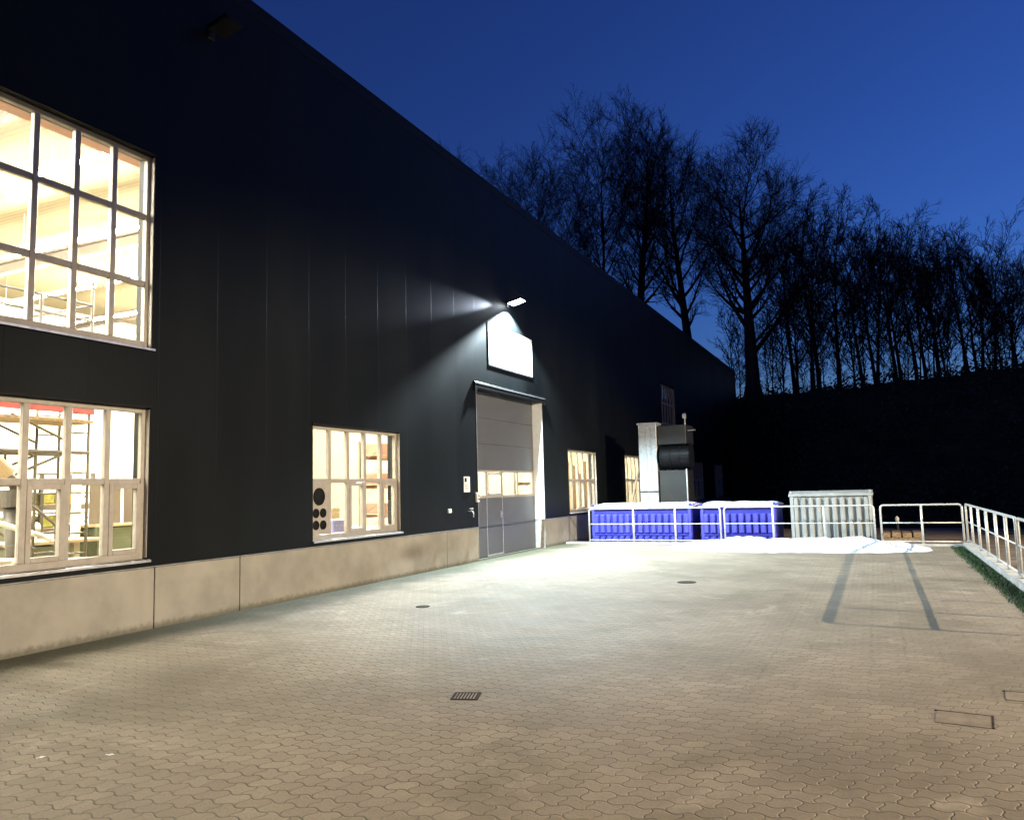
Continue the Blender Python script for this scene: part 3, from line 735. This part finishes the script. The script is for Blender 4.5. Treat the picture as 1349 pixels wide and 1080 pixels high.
# ------------------------------------------------------------------ containers
def rib_side(b, x0, x1, y, z0, z1, n, rw, rd):
    """row of upright pressed ribs standing proud of a side wall at y (towards -y)"""
    p = (x1 - x0) / n
    for k in range(n):
        xc = x0 + p * (k + .5); w = p * rw / 2; s = w * .35
        i = len(b.v)
        zc = s
        b.v += [(xc - w, y, z0), (xc + w, y, z0), (xc + w, y, z1), (xc - w, y, z1),
                (xc - w + s, y - rd, z0 + zc), (xc + w - s, y - rd, z0 + zc), (xc + w - s, y - rd, z1 - zc), (xc - w + s, y - rd, z1 - zc)]
        b.f += [(i+4, i+5, i+6, i+7), (i, i+1, i+5, i+4), (i+1, i+2, i+6, i+5), (i+2, i+3, i+7, i+6), (i+3, i, i+4, i+7)]
def container(x0, x1, y0, y1, z0, ztop, label, mat, mdark, n, snow=True, band=True, lugs=True):
    e = empty('waste_container', ((x0+x1)/2, (y0+y1)/2, z0), label, 'container')
    b = MB(); zs = ztop - .10
    b.box(x0, x1, y0, y1, z0 + .12, zs); b.build('body', mdark, e, bevel=.01)
    if band:
        b = MB(); zm = z0 + .12 + (zs - z0 - .12) * .44
        rib_side(b, x0 + .06, x1 - .06, y0 - .001, zm + .045, zs - .14, n, .78, .06)
        rib_side(b, x0 + .06, x1 - .06, y0 - .001, z0 + .16, zm - .03, n, .78, .06)
        b.build('front_ribs', mat, e)
        b = MB(); b.box(x0 - .01, x1 + .01, y0 - .035, y0 - .003, zm - .02, zm + .03); b.build('belt_rail', mdark, e, bevel=.008)
    else:
        b = MB(); rib_side(b, x0 + .05, x1 - .05, y0 - .001, z0 + .16, zs - .02, n, .52, .06); b.build('front_ribs', mat, e)
    b = MB(); b.box(x0 - .03, x1 + .03, y0 - .05, y1 + .05, zs + .001, ztop - .03); b.build('top_rim', mat if not band else mdark, e, bevel=.015)
    for xx in (x0 + .02, x1 - .10):
        b = MB(); b.box(xx, xx + .08, y0 - .045, y0 - .002, z0 + .12, zs - .001); b.build('corner_post', mat, e, bevel=.01)
    b = MB(); w = (y1 - y0)
    prof = [(y0 - .04, ztop - .028)] + [(y0 - .04 + (w + .08) * t, ztop - .028 + .055 * math.sin(PI * t) + .02) for t in [k / 10 for k in range(11)]] + [(y1 + .04, ztop - .028)]
    b.prism(prof, 0, x0 - .02, x1 + .02); b.build('lid', mat, e)
    for xx in (x0 + .3, x1 - .3):
        for yy in (y0 + .2, y1 - .2):
            b = MB(); b.box(xx - .08, xx + .08, yy - .08, yy + .08, z0 + .0, z0 + .118); b.build('foot', M['dark_metal'], e)
    if lugs:
        for xx in (x0 + .04, x1 - .04):
            b = MB(); b.box(xx - .03, xx + .03, y0 - .06, y0 + .06, ztop - .03, ztop + .06); b.build('lifting_lug', mat, e, bevel=.01)
    if snow:
        nx, ny = 50, 16; b = MB()
        for j in range(ny + 1):
            for i in range(nx + 1):
                u, v = i / nx, j / ny; x = x0 - .04 + (x1 - x0 + .08) * u; y = y0 - .06 + (w + .12) * v
                ed = min(1, 14 * min(u, 1 - u)) * min(1, 5 * min(v, 1 - v) + .25)
                z = ztop + (.06) * math.sin(PI * min(1, max(0, v))) + .02 * ed + .025 * fbm(x, y, 1.6, 4) * ed - .03 * (1 - ed)
                b.v.append((x, y, z))
        for j in range(ny):
            for i in range(nx):
                a = j * (nx + 1) + i; b.f.append((a, a + 1, a + nx + 2, a + nx + 1))
        o = b.build('snow_cap', M['snow'], e, smooth=True, fix=False); sm = o.modifiers.new('solid', 'SOLIDIFY'); sm.thickness = .05; sm.offset = -1
    return e
container(-7.86, -4.84, 22.5, 24.1, -.5, 1.05, 'long blue ribbed container with snow on its lid beside the hall wall', M['blue'], M['blue_dark'], 15)
container(-4.60, -2.53, 22.5, 24.1, -.5, 1.04, 'shorter blue ribbed container with snow on its lid next to the silver one', M['blue'], M['blue_dark'], 10)
container(-2.16, -.12, 22.5, 24.1, -.5, 1.33, 'taller silver grey ribbed container standing beside the blue ones', M['silver'], M['silver'], 10, snow=False, band=False)

# ------------------------------------------------------------------ dust extraction unit
e = empty('dust_extractor', (-6.2, 25.4, -.5), 'tall galvanised duct with dark filter housing and round fan behind the blue containers', 'extractor')
b = MB(); b.box(-7.02, -6.42, 25.0, 25.6, 1.45, 3.66); b.box(-7.02, -6.42, 25.0, 25.6, -.5, 1.435); b.build('duct', M['galv'], e, bevel=.012)
b = MB(); b.box(-7.05, -6.39, 24.97, 25.63, 3.64, 3.69); b.box(-6.76, -6.74, 24.985, 24.999, -.4, 3.6); b.box(-6.60, -6.585, 24.985, 24.999, -.4, 3.6); b.build('duct_seam', M['galv'], e)
b = MB(); b.box(-7.045, -6.395, 24.975, 25.625, 1.425, 1.452); b.build('duct_flange', M['dark_metal'], e)
b = MB(); b.box(-6.40, -5.46, 25.05, 26.2, 2.95, 3.58); b.build('filter_head', M['grey_box'], e, bevel=.02)
b = MB(); b.tube([(-6.30, 25.35, 2.55), (-5.36, 25.35, 2.55)], .40, 28)
for xx in (-6.30, -6.0, -5.7, -5.4): b.tube([(xx - .02, 25.35, 2.55), (xx + .02, 25.35, 2.55)], .43, 28)
b.build('fan_drum', M['clad_trim'], e)
b = MB(); b.box(-6.38, -5.50, 25.05, 26.1, -.5, 2.12); b.build('filter_box', M['grey_box'], e, bevel=.02)
b = MB(); b.box(-5.50, -5.46, 25.0, 25.08, -.5, 2.14); b.build('corner_profile', M['alu'], e)
b = MB(); b.tube([(-5.5, 25.2, 3.58), (-5.5, 25.2, 3.95)], .02, 8); b.box(-5.56, -5.46, 25.14, 25.26, 3.78, 3.92); b.box(-5.42, -5.18, 25.18, 25.22, 3.37, 3.40); b.build('sensor_mast', M['alu'], e)
# plank leaning on the wall in front of the fifth window
b = MB(); b.tube([(-7.75, 25.2, -.5), (-7.45, 25.5, 1.2), (-7.16, 25.8, 2.55)], .05, 4); tag(b.build('plank', M['wood']), 'pale wooden plank leaning beside the galvanised duct', 'plank')
# ------------------------------------------------------------------ pallet and things on the lower road
e = empty('timber_pallet', (.75, 30.6, -.5), 'low pallet stacked with brown boards beyond the short railing', 'pallet')
b = MB()
for k in range(3): b.box(.05, 1.35, 30.1 + k * .45, 30.2 + k * .45, -.5, -.36)
b.build('bearer', M['wood'], e)
for k in range(4):
    b = MB(); b.box(.05 + k * .33, .33 + k * .33, 30.05, 31.2, -.358, -.20 + .02 * (k % 2)); b.build('board_stack', M['wood'], e, bevel=.01)
bl = empty('bollard', (.62, 32.5, -.5), 'small bollard with white reflective head beyond the pallet', 'bollard')
b = MB(); b.tube([(.62, 32.5, -.5), (.62, 32.5, .08)], .05, 12); b.build('post', M['dark_metal'], bl)
b = MB(); b.tube([(.62, 32.5, .082), (.62, 32.5, .2), (.62, 32.5, .27)], [.07, .075, .03], 12); b.build('head', M['white_plastic'], bl)
b = MB(); b.box(3.6, 30, 34.2, 34.5, -.5, -.38); kk = b.build('kerb', M['dark_metal'], bevel=.02); tag(kk, kind='structure')
# undergrowth on the bank
b = MB(); r4 = random.Random(5)
for k in range(26000):
    x = r4.uniform(-14, 24); y = r4.uniform(39, 66)
    if x < -8 and y < 56: continue
    clump = fbm(x, y, .35, 3)
    if clump < -.1 and r4.random() < .7: continue
    z = bank_z(x, y) + abs(r4.gauss(0, .35)) * (1 + clump)
    s = r4.uniform(.06, .17); d = Vector((r4.gauss(0, 1), r4.gauss(0, 1), r4.gauss(0, .8))).normalized(); u = d.orthogonal().normalized(); w = d.cross(u)
    p = Vector((x, y, z)); i = len(b.v)
    b.v += [tuple(p - u * s), tuple(p + w * s * .5), tuple(p + u * s), tuple(p - w * s * .5)]; b.f.append((i, i + 1, i + 2, i + 3))
tag(b.build('undergrowth', M['leaf'], fix=False), kind='stuff')

# ------------------------------------------------------------------ bare winter trees
def rvec(r): return Vector((r.gauss(0, 1), r.gauss(0, 1), r.gauss(0, 1)))
class Tree:
    def __init__(s, seed, height, r0, bole=.32, limbs=16, spread=.36, nb=9, nt=6, nf=5, angle=42, lean=0.0, uptrop=.10, forced=(), fork=None, fine_r=.011):
        s.r = random.Random(seed); s.t = MB(); s.c = MB(); s.h = height; s.p = dict(nb=nb, nt=nt, nf=nf, up=uptrop); s.fr = fine_r
        s.trunk(height, r0, bole, limbs, spread, angle, lean, forced, fork)
    def path(s, p, d, L, n, jit, up, r0, r1):
        pts = [p.copy()]; rs = [r0]; dirs = [d.copy()]
        for k in range(n):
            d = (d + rvec(s.r) * jit + Vector((0, 0, up))).normalized()
            p = p + d * (L / n); pts.append(p.copy()); rs.append(r0 + (r1 - r0) * ((k + 1) / n) ** .8); dirs.append(d.copy())
        return pts, rs, dirs
    def at(s, pts, rs, dirs, t):
        x = t * (len(pts) - 1); i = min(int(x), len(pts) - 2); u = x - i
        return pts[i].lerp(pts[i+1], u), rs[i] * (1-u) + rs[i+1] * u, dirs[i+1]
    def side(s, d, ang, az=None):
        o = d.orthogonal().normalized(); q = d.cross(o); a = s.r.uniform(0, 2*PI) if az is None else az
        v = o * math.cos(a) + q * math.sin(a); return (d * math.cos(ang) + v * math.sin(ang)).normalized()
    def trunk(s, h, r0, bole, limbs, spread, angle, lean, forced, fork):
        top = h * .80
        pts, rs, dirs = s.path(Vector((0, 0, -.5)), Vector((lean, 0, 1)).normalized(), top, 12, .028, .08, r0, r0 * .10)
        rs[0] *= 1.35
        s.t.tube(pts, rs, 9)
        for (t, d, L, rr) in forced:
            p, r, dd = s.at(pts, rs, dirs, t); s.limb(p, Vector(d).normalized(), L, min(r * .62, rr))
        az = s.r.uniform(0, 6)
        for k in range(limbs):
            t = bole + (1 - bole) * (k + s.r.random() * .8) / limbs; t = min(t, .985)
            p, r, dd = s.at(pts, rs, dirs, t)
            u = (t - bole) / (1 - bole)
            L = h * spread * (1.0 - .28 * u) * s.r.uniform(.75, 1.15) * (.55 + .45 * min(1, u * 4))
            az += 2.4 + s.r.uniform(-.5, .5)
            ang = math.radians(angle * (1.2 - .35 * u) * s.r.uniform(.8, 1.2))
            s.limb(p, s.side(dd, ang, az), L, r * s.r.uniform(.42, .62))
    def limb(s, p, d, L, r):
        r = max(r, .035); n = 7
        pts, rs, dirs = s.path(p, d, L, n, .065, s.p['up'] * 1.1, r, .014)
        s.t.tube(pts, rs, 6, caps=False)
        nb = max(4, int(s.p['nb'] * min(1.4, .4 + L / 9)))
        for k in range(nb):
            t = .18 + .80 * (k + s.r.random()) / nb; q, rr, dd = s.at(pts, rs, dirs, min(t, .98))
            s.branch(q, s.side(dd, math.radians(s.r.uniform(28, 58))), L * s.r.uniform(.30, .55) * (1.15 - .5 * t), min(rr * .6, .06))
    def branch(s, p, d, L, r):
        L = max(L, .6); r = max(r, .016)
        pts, rs, dirs = s.path(p, d, L, 5, .10, s.p['up'] * .9, r, s.fr)
        s.c.tube(pts, rs, 4, caps=False)
        nt = max(3, int(s.p['nt'] * (.5 + L / 4)))
        for k in range(nt):
            t = .15 + .83 * (k + s.r.random()) / nt; q, rr, dd = s.at(pts, rs, dirs, min(t, .98))
            s.twig(q, s.side(dd, math.radians(s.r.uniform(25, 60))), max(.5, L * s.r.uniform(.35, .6)), rr * .7)
    def twig(s, p, d, L, r):
        pts, rs, dirs = s.path(p, d, L, 3, .11, .08, max(s.fr, min(r, .018)), s.fr * .7)
        s.c.tube(pts, rs, 3, caps=False)
        for k in range(s.p['nf']):
            t = .2 + .8 * (k + s.r.random()) / s.p['nf']; q, rr, dd = s.at(pts, rs, dirs, min(t, .99))
            l2 = L * s.r.uniform(.35, .6); e2 = s.side(dd, math.radians(s.r.uniform(22, 55))); e3 = (e2 + rvec(s.r) * .2 + Vector((0, 0, .12))).normalized()
            m_ = q + e2 * l2 * .5
            s.c.tube([q, m_, m_ + e3 * l2 * .5], [s.fr * .85, s.fr * .75, s.fr * .5], 3, caps=False)
    def build(s, name, loc, label, group, rz=0):
        e = empty(name, (0, 0, 0), label, 'tree', group)
        k = s.h / max(v[2] for v in s.c.v)      # grown tree brought to its real height
        for q in (s.t, s.c): q.v = [(x * k, y * k, z * k) for x, y, z in q.v]
        s.t.build('trunk', M['bark'], e, smooth=True, fix=False); s.c.build('crown', M['bark'], e, fix=False)
        e.location = loc; e.rotation_euler.z = rz
        return e
def gz(x, y): return bank_z(x, y)
G1 = 'tall bare trees behind the hall'
def place(x, y): return (x, y, gz(x, y))
Tree(1, 30.4, .28, .30, 18, .26, 9, 6, 5, 38, fine_r=.012).build('bare_tree', place(-34.6, 64), 'pale distant bare treetop just above the roof edge, leftmost of the trees', G1)
Tree(2, 25.4, .38, .40, 24, .38, 12, 7, 5, 48, lean=-.02, fine_r=.012).build('bare_tree', place(-23.8, 60), 'bare tree with fan-shaped crown behind the roof slope, left of the close pair', G1)
Tree(3, 27.0, .36, .40, 22, .29, 12, 7, 5, 42, lean=.03, fine_r=.012).build('bare_tree', place(-20.6, 61), 'slightly leaning bare tree with upswept crown above the floodlight', G1)
Tree(4, 25.8, .58, .36, 26, .27, 12, 7, 5, 40, fine_r=.012).build('bare_tree', place(-16.2, 59), 'tallest bare tree with narrow crown and thick trunk rising behind the roof', G1)
Tree(5, 24.6, .55, .34, 26, .30, 12, 7, 5, 42, fine_r=.012, forced=((.42, (-.45, .1, .9), 9, .2),)).build('bare_tree', place(-12.2, 60), 'broad many-stemmed bare tree standing left of the forked tree at the hall end', G1)
Tree(6, 21.2, .68, .38, 24, .41, 12, 7, 5, 54, fine_r=.012, forced=((.22, (.80, 0, .62), 9.5, .25), (.34, (-.62, .1, .8), 8.5, .22), (.26, (.75, .2, .7), 6, .15), (.45, (.75, -.2, .65), 7, .16), (.40, (-.55, -.3, .8), 7, .16))).build('bare_tree', place(-7.7, 58.5), 'big forked bare tree with long low side limbs right beside the hall end', G1)
# mid-size trees massed on the bank to the right
protos = []
G2 = 'slim bare trees massed along the top of the bank'
L2 = 'slim dark bare tree in the dense row along the top of the bank'
mid = [Tree(20 + i, 12.5, .17, .26, 17, .38, 8, 5, 5, 46, lean=(.0, .05, -.04, .03, -.06, .02)[i], uptrop=.16, fine_r=.013) for i in range(6)]
targets = [(-3.2, 59.5, 15.0), (-5.0, 62, 15.5), (-3.6, 59, 12.5), (.6, 66, 14.5), (3.7, 63, 13.0), (6.3, 61.5, 11.5), (9.4, 63, 10.8), (11.6, 60, 9.0), (-1.9, 60, 14.8), (-.3, 58, 12.6), (1.7, 60, 13.9), (.6, 62, 13.4), (3.0, 59, 12.4), (4.5, 61, 11.8), (5.9, 59, 10.6), (7.6, 60, 11.3), (6.9, 63, 11.8), (8.7, 60.5, 10.4), (9.7, 59, 8.8), (10.8, 61, 8.6), (12.4, 60, 8.8), (2.3, 64, 14.0), (-3.4, 63, 13.2), (13.8, 62, 9.5), (15.6, 60, 10.0), (4.9, 65, 12.4), (-5.2, 66, 12.0), (9.0, 66, 10.6)]
made = {}
for i, (x, y, h) in enumerate(targets):
    if x > 8.5: h *= .86
    k = i % 6; lo = place(x, y); rz = rnd.uniform(0, 6.28)
    if k not in made:
        e = mid[k].build('slim_tree', lo, L2, G2, rz); made[k] = e; sc = h / 12.5; e.scale = (sc * 1.05, sc * 1.05, sc)
    else:
        sc = h / 12.5; e = copy_tree(made[k], lo, rz, 1.0); e.scale = (sc * 1.05, sc * 1.05, sc)
# thin saplings in between
G3 = 'thin saplings between the bigger trunks'
L3 = 'thin dark sapling between the bigger trunks on the bank'
sap = [Tree(40 + i, 7.5, .065, .18, 12, .22, 5, 4, 4, 38, lean=(.02, -.05, .06)[i], uptrop=.14, fine_r=.012) for i in range(3)]
made = {}
r5 = random.Random(9)
for i in range(46):
    x = -9.8 + 25.5 * (i + r5.random()) / 46; y = r5.uniform(57.5, 70)
    if x < -8.2: y = r5.uniform(60, 70)
    sc = r5.uniform(.75, 1.3); rz = r5.uniform(0, 6.28); k = i % 3
    if k not in made: e = sap[k].build('sapling', place(x, y), L3, G3, rz); made[k] = e; e.scale = (sc, sc, sc)
    else: copy_tree(made[k], place(x, y), rz, sc)

# ------------------------------------------------------------------ street lamp across the road: it casts the railing shadows on the yard
SX, SY, SZ = 24.8, 7.0, 9.55
e = empty('street_lamp', (SX, SY, -.5), 'tall street lamp standing across the road right of the yard', 'street lamp')
b = MB(); b.tube([(SX, SY, -.5), (SX, SY, 5), (SX, SY, SZ)], [.09, .075, .05], 14); b.build('pole', M['rail'], e, smooth=True)
b = MB(); b.tube([(SX, SY, SZ - .05), (SX - .4, SY, SZ + .12), (SX - .85, SY, SZ + .16)], .03, 10); b.build('arm', M['rail'], e, smooth=True)
b = MB(); mt = Matrix.Translation((SX - .95, SY, SZ + .14)); b.box(-.3, .3, -.13, .13, 0, .09, mt); b.build('lamp_head', M['dark_metal'], e, bevel=.02)
b = MB(); b.box(-.25, .25, -.10, .10, -.012, -.002, mt); b.build('lens', M['sodium'], e)

def spot(name, loc, target, power, angle, blend, col, size=.05):
    l = bpy.data.lights.new(name, 'SPOT'); l.energy = power; l.spot_size = math.radians(angle); l.spot_blend = blend; l.color = col; l.shadow_soft_size = size
    o = bpy.data.objects.new(name, l); COL.objects.link(o); o.location = loc
    d = Vector(target) - Vector(loc); o.rotation_euler = d.to_track_quat('-Z', 'Y').to_euler(); return o
# beam of the floodlight and the stray streak that escapes along the wall from its side
spot('floodlight_beam', (WX + .31, LY, LZ + .02), (WX + 1.3, LY, 0), 12500, 130, .26, (.74, .92, 1.0), .06)
spot('floodlight_stray_beam', (WX + .13, LY - .12, LZ - .03), (WX + .0, 13.2, LZ - .85), 430, 16, 1.0, (.72, .82, 1.0), .02)
spot('street_lamp_beam', (SX - .95, SY, SZ + .10), (15.2, 10.0, 0), 104000, 87, .24, (1.0, .81, .55), .10)

# ------------------------------------------------------------------ dusk sky
w = bpy.data.worlds.new('World'); S.world = w; w.use_nodes = True; nt = w.node_tree; nt.nodes.clear(); g = G(nt)
sky = g.n('ShaderNodeTexSky'); sky.sky_type = 'NISHITA'; sky.sun_disc = False
sky.sun_elevation = math.radians(-1.2); sky.sun_rotation = math.radians(40); sky.air_density = 1.0; sky.dust_density = .5; sky.ozone_density = 4.3
gm = g.n('ShaderNodeGamma'); g.set(gm.inputs[0], sky.outputs[0]); gm.inputs[1].default_value = 1.14
bg = g.n('ShaderNodeBackground'); g.set(bg.inputs[0], gm.outputs[0]); bg.inputs[1].default_value = 1.12
o = g.n('ShaderNodeOutputWorld'); nt.links.new(bg.outputs[0], o.inputs[0])

# ------------------------------------------------------------------ camera
f, pitch, roll, yaw = 1023.35, .1009, -.0257, .434
cy, sy = math.cos(yaw), math.sin(yaw)
fwd = Vector((-sy * math.cos(pitch), cy * math.cos(pitch), math.sin(pitch)))
right = Vector((cy, sy, 0)); up = right.cross(fwd)
r_ = right * math.cos(roll) + up * math.sin(roll); u_ = -right * math.sin(roll) + up * math.cos(roll)
cam = bpy.data.cameras.new('camera'); co = bpy.data.objects.new('camera', cam); COL.objects.link(co)
cam.sensor_width = 36; cam.sensor_fit = 'HORIZONTAL'; cam.lens = f / 1349 * 36; cam.clip_end = 3000; cam.clip_start = .05
mw = Matrix((( r_.x, u_.x, -fwd.x, 0), (r_.y, u_.y, -fwd.y, 0), (r_.z, u_.z, -fwd.z, 1.65), (0, 0, 0, 1)))
co.matrix_world = mw
S.camera = co
S.view_settings.view_transform = 'Standard'; S.view_settings.look = 'None'; S.view_settings.exposure = 0.0; S.view_settings.gamma = 1.0
cy_ = S.cycles
cy_.max_bounces = 6; cy_.diffuse_bounces = 3; cy_.glossy_bounces = 3; cy_.transmission_bounces = 4; cy_.transparent_max_bounces = 16
cy_.caustics_reflective = False; cy_.caustics_refractive = False; cy_.sample_clamp_indirect = 4.0; cy_.use_denoising = True
